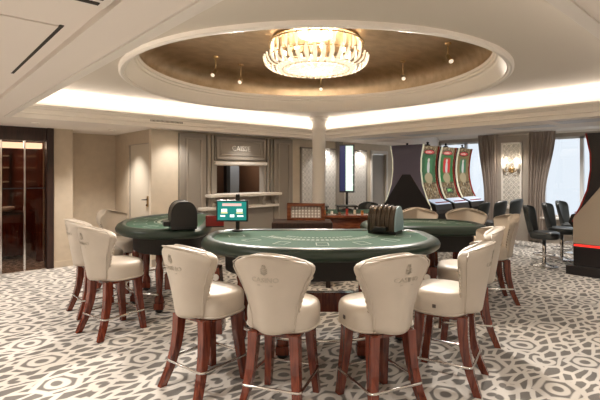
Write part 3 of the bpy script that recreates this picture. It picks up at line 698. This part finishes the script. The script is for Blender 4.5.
# ------------------------------------------------------------------ gaming tables
def outline(a, b, back, n=72, full=True, off=0.0):
    pts = []
    for k in range(n):
        p = 2*PI*k/n; ca, sa = math.cos(p), math.sin(p)
        if sa <= 0: pts.append(Vector((a*ca, b*sa, 0)))
        else: pts.append(Vector((a*math.copysign(abs(ca)**.42, ca), back*abs(sa)**.42, 0)))
    if off:
        out = []
        for i in range(n):
            tn = (pts[(i+1) % n]-pts[i-1]).normalized(); nn = Vector((tn.y, -tn.x, 0))
            out.append(pts[i]-nn*off)
        pts = out
    return pts
TZ = .95
def make_table(a, b, back, label, group='half round green gaming tables', prints=True, boards=True):
    t = thing('gaming_table', label, 'gaming table', (0, 0, 0), 0, group)
    prof = [(.12, TZ-.012), (.112, TZ), (.085, TZ+.012), (.05, TZ+.007), (.018, TZ-.012), (0, TZ-.042), (.006, TZ-.072), (.035, TZ-.096), (.09, TZ-.105), (.18, TZ-.105), (.18, TZ-.02)]
    mb = MB()
    rings = [[(p.x, p.y, z) for p in outline(a, b, back, off=d)] for d, z in prof]
    rings.append(rings[0]); mb.loft(rings, cap=False)
    mb.build('padded_rim', M['greenleather'], t, smooth=True)
    o = outline(a, b, back, off=.115)
    fe = MB().loft([[(p.x, p.y, TZ-.02) for p in o], [(p.x, p.y, TZ-.006) for p in o]]).build('felt_top', M['felt'], t)
    if prints:
        pr = MB(); zz = TZ-.0055
        sc = a/1.08
        def arc(rx, ry, a0, a1, n, w, fill=1.0, cy=.25):
            for k in range(n):
                p0 = math.radians(a0+(a1-a0)*k/n); p1 = math.radians(a0+(a1-a0)*(k+fill)/n)
                q = []
                for p, f in ((p0, 1), (p1, 1), (p1, 1-w), (p0, 1-w)): q.append((rx*sc*f*math.cos(p), (cy+ry*f*math.sin(p)), zz))
                pr.loft([q, [(x, y, zz+.0015) for x, y, _ in q]])
        arc(.60, .52, 205, 335, 40, .012, 1.0); arc(.50, .42, 205, 335, 40, .014, 1.0)
        arc(.565, .485, 212, 328, 26, .085, .6)          # rows of small marks between the two arcs
        arc(.42, .34, 222, 318, 18, .07, .55)
        for k in range(7):                              # betting boxes round the arc
            p = math.radians(196+148*k/6); cx, cy = .80*sc*math.cos(p), .22+.66*math.sin(p)
            cy = max(cy, -b+.24)
            for (x0, x1, y0, y1) in ((-.055, .055, -.075, -.067), (-.055, .055, .067, .075), (-.055, -.047, -.075, .075), (.047, .055, -.075, .075)):
                rr = p+PI/2
                q = [(cx+x*math.cos(rr)-y*math.sin(rr), cy+x*math.sin(rr)+y*math.cos(rr), zz) for x, y in ((x0, y0), (x1, y0), (x1, y1), (x0, y1))]
                pr.loft([q, [(x, y, zz+.0015) for x, y, _ in q]])
        pr.build('felt_print', M['print_'], fe)
    # apron and underframe
    ap = outline(a*.80, b*.72, back*.72)
    MB().loft([[(p.x, p.y, .66) for p in ap], [(p.x, p.y, TZ-.02) for p in ap]]).build('apron', M['apron'], t)
    MB().box(-a*.64, a*.64, -.05, .05, .24, .42).build('stretcher', M['cherry'], t, bevel=.01)
    for sx in (-1, 1):
        for x, y in ((sx*a*.30, -b*.62), (sx*a*.66, -.10), (sx*a*.66, back*.42)):
            l = MB().lathe([(.035, .66), (.040, .58), (.030, .54), (.045, .46), (.038, .30), (.030, .20), (.05, .16), (.055, .12), (.03, .09)], 18, (x, y, 0)).build('leg', M['cherry'], t, smooth=True)
            MB().box(x-.055, x+.055, y-.055, y+.055, .04, .11).build('foot_block', M['cherry'], l, bevel=.008)
            MB().lathe([(.02, 0), (.045, .015), (.04, .04)], 16, (x, y, 0)).build('foot_cup', M['apron'], l, smooth=True)
        if not boards: continue
        pb = MB().loft([[(sx*(a*.84-w)+sx*.03*i, y, z) for i, y in ((-1, -.26-w), (1, -.26-w), (1, -.10+w), (-1, -.10+w))] for z, w in ((.12, .03), (.70, 0))]).build('side_panel', M['cherry'], t, bevel=.004)
        MB().tube([(sx*(a*.84+.03), -.18, .62), (sx*(a*.84+.036), -.18, .62)], .03, 20).build('emblem_disc', M['trim'], pb)
        MB().tube([(sx*a*.84, -.259, .62), (sx*a*.84, -.272, .62)], .028, 20).build('emblem_disc', M['trim'], pb)
    MB().tube([(a*.72*math.cos(math.radians(q)), b*.85*math.sin(math.radians(q)), .21) for q in range(190, 351, 8)], .014, 10).build('foot_rail', M['chrome'], t, smooth=True)
    return t
def put(o, X, Y, a): 
    u, v = W(X, Y); o.location = (u, v, 0); o.rotation_euler = (0, 0, RZ(a))
put(make_table(1.12, .80, .54, 'big half round green felt gaming table at the centre'), .19, 4.14, 0)
put(make_table(1.02, .70, .46, 'green felt gaming table on the left with the black shuffler at its corner', boards=False), -1.56, 5.52, -82)
put(make_table(.72, .46, .50, 'green felt gaming table on the right behind the central one', prints=True, boards=False), 1.45, 5.26, 178)

# ------------------------------------------------------------------ things on the tables
def shuffler(X, Y, z, a, m, me_, label, ribs=True, s=1.0, box_=.78):
    u, v = W(X, Y)
    t = thing('card_shuffler', label, 'card shuffler', (u, v, z), RZ(a), 'card shufflers')
    L = .14*s
    def arch(h, w, n=16):
        return [(-w, .03)] + [(-w*(1-.22*math.sin(PI*k/n)**2)*math.copysign(abs(math.cos(PI*k/n))**box_, math.cos(PI*k/n)), .06*s+(h-.06*s)*math.sin(PI*k/n)**box_) for k in range(n+1)] + [(w, .03)]
    MB().prism(arch(.27*s, .125*s), 'x', -L+.01, L-.01).build('housing', m, t, bevel=.006)
    if ribs:
        for k in range(6):
            x = -L+.025+k*(2*L-.05)/5
            MB().prism(arch((.272+.014*math.sin(PI*(k+.5)/6))*s, (.127+.012*math.sin(PI*(k+.5)/6))*s), 'x', x-.009, x+.009).build('rib', m, t, bevel=.004)
    MB().prism(arch(.275*s, .13*s), 'x', L-.01, L+.008).build('end_plate', me_, t, bevel=.004)
    MB().prism(arch(.275*s, .13*s), 'x', -L-.008, -L+.01).build('end_plate', m, t, bevel=.004)
    MB().box(-L-.005, L+.005, -.125*s, .125*s, 0, .035).build('base', M['black'], t, bevel=.006)
    MB().box(-.07*s, .07*s, -.19*s, -.12*s, .03, .075*s).build('card_slot', M['darkmetal'], t, bevel=.006)
    return t
shuffler(.87, 4.42, TZ-.0055, -30, M['bronze'], M['blueplate'], 'ribbed bronze card shuffler with pale blue end on the central table')
t = shuffler(-1.27, 4.70, TZ+.008, -68, M['black'], M['black'], 'black card shuffler on the near corner of the left table', ribs=False, s=1.06, box_=.52)
MB().box(.1485, .152, -.02, .09, .115, .135).build('badge', M['chrome'], t)
# dealer display on a post
u, v = W(-.70, 4.50)
t = thing('display_monitor', 'small teal lit display on a black post at the central table', 'monitor', (u, v, TZ-.005), RZ(-4))
MB().lathe([(.06, 0), (.06, .012), (.02, .02)], 20, (.05, .03, 0)).build('base', M['black'], t, smooth=True)
MB().box(.03, .07, .02, .05, .01, .385).build('post', M['black'], t, bevel=.004)
hs = MB().box(-.165, .165, -.02, .015, .105, .325).build('housing', M['black'], t, bevel=.006)
def screen_mat():
    m = mat('teal_screen', (.0, .1, .09), .3); nt = m.node_tree; b = nt.nodes['Principled BSDF']; X = NX(nt)
    tc = nt.nodes.new('ShaderNodeTexCoord'); n = nt.nodes.new('ShaderNodeTexNoise'); n.inputs['Scale'].default_value = 9
    nt.links.new(tc.outputs['Object'], n.inputs['Vector'])
    nt.links.new(X.mix(n.outputs['Fac'], (.0, .16, .14), (.02, .42, .36)), b.inputs['Emission Color']); b.inputs['Emission Strength'].default_value = .5
    return m
sc = MB().box(-.15, .15, -.0215, -.0195, .12, .31).build('screen', screen_mat(), hs)
w_ = mat('screen_white', (.8, .8, .8), .4, emit=(.85, 1, .95), es=.8); y_ = mat('screen_yellow', (.8, .7, .2), .4, emit=(1, .85, .35), es=.8); r_ = mat('screen_rose', (.8, .3, .3), .4, emit=(.75, .55, .5), es=.6)
mb = MB()
for x0, x1, z0, z1 in ((-.11, -.05, .205, .235), (.05, .11, .205, .235), (-.12, -.07, .155, .170), (-.02, .025, .150, .178), (.055, .12, .155, .17)): mb.box(x0, x1, -.0225, -.0214, z0, z1)
MB().box(-.10, .10, -.0225, -.0214, .265, .292).build('title_bar', r_, hs); mb.build('figures', w_, hs)
MB().box(-.115, -.045, -.0224, -.0214, .190, .198).box(.045, .115, -.0224, -.0214, .190, .198).build('underline', y_, hs)
# red discard box on the left table's dealer edge
u, v = W(-.96, 4.92)
t = thing('discard_box', 'red acrylic card box on the left table beside the teal display', 'card box', (u, v, TZ-.005), RZ(8))
MB().box(-.10, .10, -.07, .07, 0, .012).build('base', M['black'], t)
MB().prism([(-.07, .012), (.07, .012), (.05, .11), (-.07, .13)], 'x', -.10, .10).build('body', M['red'], t, bevel=.004)

# ------------------------------------------------------------------ roulette table behind
u, v = W(.66, 6.95)
t = thing('roulette_table', 'long mahogany roulette table behind the central table', 'gaming table', (u, v, 0), RZ(0))
MB().box(-.72, .72, -.50, .50, .60, .88).build('body', M['mahogany'], t, bevel=.01)
MB().box(-.76, .76, -.54, .54, .88, .925).build('top_rail', M['mahogany'], t, bevel=.012)
MB().box(-.70, .70, -.20, .48, .925, .930).build('felt', M['felt'], t)
for x in (-.6, .6):
    for y in (-.4, .4): MB().lathe([(.05, .60), (.06, .5), (.04, .4), (.05, .2), (.035, .05), (.05, 0)], 16, (x, y, 0)).build('leg', M['mahogany'], t, smooth=True)
for x0, x1 in ((-.54, -.20), (-.08, .26)):
    sh = MB().box(x0, x1, -.06, .22, 1.005, 1.03).build('chip_shelf', M['black'], t, bevel=.006)
    MB().box(x0+.02, x0+.04, .0, .2, .93, 1.005).box(x1-.04, x1-.02, .0, .2, .93, 1.005).build('shelf_support', M['black'], sh)
chipc = [mat('chip_red', (.5, .05, .03), .4), mat('chip_cream', (.75, .65, .5), .4), mat('chip_orange', (.65, .22, .05), .4), mat('chip_white', (.8, .78, .74), .4), mat('chip_brown', (.22, .09, .05), .4)]
names = ['red', 'cream', 'orange', 'white', 'brown']
u0, v0 = u, v
for k in range(9):
    n = 4+(k*7) % 9
    X, Y = .66-.52+.115*k, 6.95-.36+.02*(k % 2)
    uu, vv = W(X, Y)
    o = tag(MB().lathe([(.0195, 0)]+[(q, .0033*i+z) for i in range(n*2) for q, z in ((.020, .0004), (.020, .0030), (.0188, .0032))], 14, (uu, vv, .926)).build('chip_stack', chipc[k % 5], smooth=False),
            '%s chip stack on the roulette table, %s from the left' % (names[k % 5], ('first', 'second', 'third', 'fourth', 'fifth', 'sixth', 'seventh', 'eighth', 'ninth')[k]), 'chip stack', 'chip stacks on the roulette table')
# tall results display on the roulette table
uu, vv = W(.79, 7.33)
t = thing('results_display', 'tall slim illuminated display on a pole above the roulette table', 'display', (uu, vv, .931), RZ(-14))
MB().lathe([(.09, 0), (.09, .012), (.03, .03)], 24).build('base', M['black'], t, smooth=True)
MB().tube([(0, 0, .02), (0, 0, .32)], .022, 14).build('pole', M['darkmetal'], t, smooth=True)
h = MB().box(-.125, .125, -.04, .04, .29, 1.10).build('housing', M['black'], t, bevel=.008)
MB().box(-.015, .108, -.0415, -.039, .32, 1.075).build('screen', mat('pale_screen', (.4, .5, .45), .3, emit=(.62, .86, .74), es=.6), h)
MB().box(-.108, -.02, -.0415, -.039, .32, 1.075).build('side_screen', mat('blue_screen', (.01, .012, .05), .3, emit=(.03, .04, .15), es=.3), h)
mb = MB()
for k in range(12): mb.box(.0, .03+.05*((k*5) % 3)/2+.03, -.0425, -.041, .36+.055*k, .375+.055*k)
mb.build('result_rows', mat('row_white', (.9, .9, .9), .3, emit=(.9, 1, .95), es=1), h)
# dark desk with the mahogany board
uu, vv = W(.02, 6.05)
t = thing('chip_desk', 'dark low desk carrying the mahogany board left of the roulette table', 'desk', (uu, vv, 0), RZ(0))
MB().box(-.40, .42, -.22, .26, .78, .885).build('top', M['darkwood'], t, bevel=.012)
for x in (-.34, .36):
    for y in (-.16, .2): MB().box(x-.03, x+.03, y-.03, y+.03, 0, .78).build('leg', M['darkwood'], t)
uu, vv = W(.085, 6.12)
t = thing('chip_board', 'mahogany framed board with rows of pale chips left of the column', 'chip rack', (uu, vv, .886), RZ(-4))
fr = MB().box(-.26, -.21, -.03, .03, 0, .235).box(.21, .26, -.03, .03, 0, .235).box(-.26, .26, -.03, .03, .195, .235).box(-.26, .26, -.03, .03, 0, .035).build('frame', M['mahogany'], t, bevel=.006)
MB().box(-.21, .21, -.008, .012, .035, .195).build('back_board', M['taupe'], t)
mb = MB()
for i in range(9):
    for j in range(4): mb.tube([(-.18+.045*i, -.009, .055+.04*j), (-.18+.045*i, -.016, .055+.04*j)], .015, 10)
tag(mb.build('chip_rows', chipc[3], t), kind='stuff')

# ------------------------------------------------------------------ slot machines
def art_material(name, c_mid, c_bg):
    m = mat(name, (.1, .08, .05), .35, spec=.15); nt = m.node_tree; b = nt.nodes['Principled BSDF']; X = NX(nt)
    uv = nt.nodes.new('ShaderNodeTexCoord'); sp = nt.nodes.new('ShaderNodeSeparateXYZ'); nt.links.new(uv.outputs['UV'], sp.inputs[0])
    x, y = sp.outputs[0], sp.outputs[1]
    vor = nt.nodes.new('ShaderNodeTexVoronoi'); vor.inputs['Scale'].default_value = 30
    nt.links.new(uv.outputs['UV'], vor.inputs['Vector'])
    vs = nt.nodes.new('ShaderNodeSeparateColor'); nt.links.new(vor.outputs['Color'], vs.inputs[0])
    pat = X.mix(vs.outputs[0], (.015, .008, .005), (.24, .15, .06))
    pat = X.mix(X.lt(vs.outputs[1], .22, .02), pat, (.40, .33, .22))
    def box(x0, x1, y0, y1, s=.01):
        return X.m('MULTIPLY', X.m('MULTIPLY', X.lt(x0, x, s), X.lt(x, x1, s)), X.m('MULTIPLY', X.lt(y0, y, s), X.lt(y, y1, s)))
    def ell(cx, cy, rx, ry):
        d = X.m('ADD', X.m('POWER', X.m('DIVIDE', X.m('SUBTRACT', x, cx), rx), 2), X.m('POWER', X.m('DIVIDE', X.m('SUBTRACT', y, cy), ry), 2))
        return X.lt(d, 1, .12)
    nz = nt.nodes.new('ShaderNodeTexNoise'); nz.inputs['Scale'].default_value = 14; nt.links.new(uv.outputs['UV'], nz.inputs['Vector'])
    bg = X.mix(nz.outputs['Fac'], tuple(c*.4 for c in c_bg), tuple(min(1, c*1.5) for c in c_bg))
    col = X.mix(box(.03, .97, .32, .85), pat, bg)
    col = X.mix(box(.28, .78, .50, .78, .03), col, c_mid)
    col = X.mix(ell(.52, .60, .085, .13), col, (.55, .53, .49))
    col = X.mix(ell(.52, .735, .07, .035), col, (.62, .52, .44))
    col = X.mix(ell(.52, .40, .26, .10), col, (.36, .29, .17))
    col = X.mix(ell(.5, .885, .36, .05), col, (.02, .01, .01))
    col = X.mix(ell(.5, .885, .32, .036), col, (.50, .04, .04))
    col = X.mix(X.m('MULTIPLY', X.lt(vs.outputs[2], .5, .02), box(.28, .72, .868, .90)), col, (.8, .6, .5))
    col = X.mix(box(.30, .82, .10, .21) , col, (.02, .02, .02)) if c_mid[0] > .3 else col
    col = X.mix(X.m('MULTIPLY', box(.36, .76, .13, .18), X.lt(vs.outputs[0], .6, .02)), col, (.25, .65, .2)) if c_mid[0] > .3 else col
    nt.links.new(col, b.inputs['Emission Color']); b.inputs['Emission Strength'].default_value = .55
    nt.links.new(X.mix(.8, col, (.02, .02, .02)), b.inputs['Base Color'])
    return m
ART = [art_material('screen_art_green', (.05, .17, .07), (.035, .11, .045)), art_material('screen_art_red', (.55, .02, .03), (.02, .15, .04)), art_material('screen_art_gold', (.05, .16, .08), (.20, .14, .06))]
FRONT = [(-.46, .78), (-.43, .90), (-.225, .985), (-.155, 1.12), (-.105, 1.28), (-.075, 1.45), (-.065, 1.62), (-.075, 1.80), (-.10, 1.97), (-.14, 2.13)]
def make_machine(label, art, end=False):
    t = thing('slot_machine', label, 'slot machine', (0, 0, 0), 0, 'curved screen slot machines')
    Wd = .33
    MB().prism([(-.40, .10), (-.40, .70), (-.47, .78), (-.43, .905), (-.20, .985), (.19, .985), (.19, .10)], 'x', -Wd, Wd).build('cabinet', M['machine'], t, bevel=.008)
    MB().box(-Wd-.02, Wd+.02, -.46, .19, 0, .10).build('plinth', M['machine'], t, bevel=.005)
    prof = FRONT[2:]
    poly = [(y+.012, z) for y, z in prof] + [(.0, 2.14), (.10, 1.85), (.16, 1.5), (.19, .985)]
    MB().prism(poly, 'x', -Wd+.01, Wd-.01).build('display_housing', M['machine'], t)
    # curved screen with uv
    me = bpy.data.meshes.new('screen'); vs, fs, uvs = [], [], []
    zs = [p[1] for p in prof]
    for j, (y, z) in enumerate(prof):
        for i in (0, 1): vs.append(((-.295, .295)[i], y, z+.0))
    for j in range(len(prof)-1): fs.append((2*j, 2*j+1, 2*j+3, 2*j+2))
    me.from_pydata(vs, [], fs); uvl = me.uv_layers.new(name='uv')
    for lp in me.loops:
        vx = me.vertices[lp.vertex_index].co
        uvl.data[lp.index].uv = ((vx.x+.295)/.59, (vx.z-zs[0])/(zs[-1]-zs[0]))
    for p in me.polygons: p.use_smooth = True
    me.materials.append(art)
    so = bpy.data.objects.new('screen', me); COL.objects.link(so); so.parent = t
    for sg in (-1, 1):
        r0 = [[(sg*(.312)+dx, y-.012+dy, z) for dx, dy in ((-.018, .012), (.018, .012), (.012, -.012), (-.012, -.012))] for y, z in prof]
        MB().loft(r0).build('edge_light', M['led'] if sg < 0 else M['red'], t, smooth=False)
    MB().prism([(-.445, .900), (-.225, .988), (-.225, .996), (-.445, .908)], 'x', -.29, .29).build('button_deck', M['deckw'], t)
    mb = MB()
    for k in range(6): mb.box(-.22+.085*k, -.16+.085*k, -.40, -.36, .925, .945)
    mb.build('buttons', M['red'], t)
    MB().lathe([(.06, 2.13), (.05, 2.16), (.015, 2.17), (.025, 2.19), (.03, 2.21), (.002, 2.225)], 16, (0, -.06, 0)).build('topper', M['darkmetal'], t, smooth=True)
    return t
def end_panel(u, v, m_low, m_top, glow, label):
    t = thing('bank_end_panel', label, 'end panel', (u, v, 0), 0, 'end panels of the slot machine banks')
    low = [(-.58, .47), (.58, .47), (.58, .86), (.10, 1.52), (-.10, 1.52), (-.58, .86)]
    MB().prism(low, 'x', -.05, 0).build('lower_panel', m_low, t, bevel=.006)
    top = [(-.58, .80), (.58, .80), (.47, 1.05), (.38, 1.3), (.34, 1.6), (.345, 1.85), (.40, 2.15), (-.40, 2.15), (-.345, 1.85), (-.34, 1.6), (-.38, 1.3), (-.47, 1.05)]
    MB().prism(top, 'x', -.045, -.005).build('upper_panel', m_top, t, bevel=.006)
    MB().box(-.12, 0, -.66, .66, 0, .14).box(-.07, 0, -.57, .57, .14, .43).build('plinth', M['machine'], t, bevel=.006)
    MB().box(-.055, -.005, -.57, .57, .434, .458).build('glow_line', glow, t)
    pts = [(-.59, .80), (-.48, 1.05), (-.39, 1.3), (-.35, 1.6), (-.355, 1.85), (-.41, 2.15)]
    for sg in (-1, 1): MB().tube([(-.03, sg*y, z) for y, z in pts], .016, 8).build('edge_light', M['led'], t, smooth=True)
V1 = 5.38
for k, lab in enumerate(('slot machine with green picture screen, leftmost of the three facing us', 'slot machine with red and green picture screen, middle of the three', 'slot machine with golden picture screen, rightmost of the three by the window')):
    o = make_machine(lab, ART[k]); o.location = (7.95+.36+.75*k, V1-.20, 0)
    if k < 2:
        o = dup(o, (7.95+.36+.75*k, V1+.20, 0), PI, ('slot machine seen only by its edge on the far side of the dark end panel', 'slot machine hidden back to back behind the middle one of the three')[k])
end_panel(7.94, V1, M['machine'], M['machineend'], M['machine'], 'dark wedge shaped end panel of the left slot machine bank')
V2 = 1.58
o = make_machine('slot machine at the right edge, its curved back edge glowing red', ART[0]); o.location = (8.0, V2+.20, 0); o.rotation_euler = (0, 0, PI)
for l2, k in (('second slot machine of the right bank, behind the one at the right edge', 1),):
    dup(o, (8.0+.8*k, V2+.20, 0), PI, l2)
end_panel(7.64, V2, M['beigepanel'], M['machine'], M['redled'], 'beige wedge shaped end panel with red glow at the right edge')
for ch in [x for x in bpy.data.objects if x.name.startswith('edge_light') and x.parent and x.parent.name.startswith('bank_end_panel') and abs(x.parent.location.y-V2) < .01]: ch.data.materials[0] = M['red']

# ------------------------------------------------------------------ black gaming stools
def make_gaming_stool(label):
    t = thing('gaming_stool', label, 'stool', (0, 0, 0), 0, 'black swivel stools at the slot machines')
    MB().lathe([(.21, 0), (.21, .012), (.19, .022), (.08, .04), (.035, .06)], 32).build('base', M['chrome'], t, smooth=True)
    MB().lathe([(.03, .05), (.03, .46)], 16).build('post', M['chrome'], t, smooth=True)
    fr = MB().tube([(.16*math.cos(2*PI*k/28), .16*math.sin(2*PI*k/28), .20) for k in range(28)], .010, 8, True)
    for k in range(2): fr.tube([(0, 0, .2), (.16*math.cos(PI*k+.5), .16*math.sin(PI*k+.5), .2)], .008, 6)
    fr.build('foot_ring', M['chrome'], t, smooth=True)
    rings = []
    for z, f in ((.46, .85), (.47, .97), (.50, 1.0), (.55, 1.0), (.575, .93), (.585, .7), (.588, .05)):
        rings.append([(f*.225*math.copysign(abs(math.cos(2*PI*k/24))**.78, math.cos(2*PI*k/24)), .01+f*.22*math.copysign(abs(math.sin(2*PI*k/24))**.78, math.sin(2*PI*k/24)), z) for k in range(24)])
    MB().loft(rings).build('seat', M['blackleather'], t, smooth=True, sub=1)
    tab = [(0, .10), (.2, .13), (.5, .18), (.8, .215), (.93, .205), (1, .15)]
    rings = []
    for j in range(11):
        tt = j/10; w = lerp_tab(tab, tt); z = .50+.52*tt; y0 = -.185-.10*tt; n = 10
        f_ = [((-1+2*i/n)*w, y0+.10*(-1+2*i/n)**2, z-.03*(-1+2*i/n)**2*tt) for i in range(n+1)]
        b_ = [((1-2*i/n)*w, y0-.05+.10*(1-2*i/n)**2, z-.03*(1-2*i/n)**2*tt) for i in range(n+1)]
        rings.append(f_+b_)
    MB().loft(rings).build('backrest', M['blackleather'], t, smooth=True, sub=1)
    return t
gs = None
for (u, v, rz, lab) in ((7.86, 2.66, 185, 'black swivel stool nearest to us, beside the right slot machines'), (8.72, 2.66, 182, 'black swivel stool second from us beside the right slot machines'), (9.55, 2.70, 175, 'black swivel stool close to the window, third of its row'),
                        (8.02, 3.98, 5, 'grey backed swivel stool in front of the left screen of the three machines'), (8.80, 3.98, -4, 'grey backed swivel stool left of the curtain, middle of its row'), (9.70, 4.02, -10, 'grey backed swivel stool in front of the sconce pilaster')):
    if gs is None: gs = make_gaming_stool(lab); gs.location = (u, v, 0); gs.rotation_euler = (0, 0, math.radians(rz))
    else: dup(gs, (u, v, 0), math.radians(rz), lab)
uu, vv = W(1.30, 8.0)
dup(gs, (uu, vv, 0), RZ(180), 'black swivel stool behind the roulette table, only its back top showing')
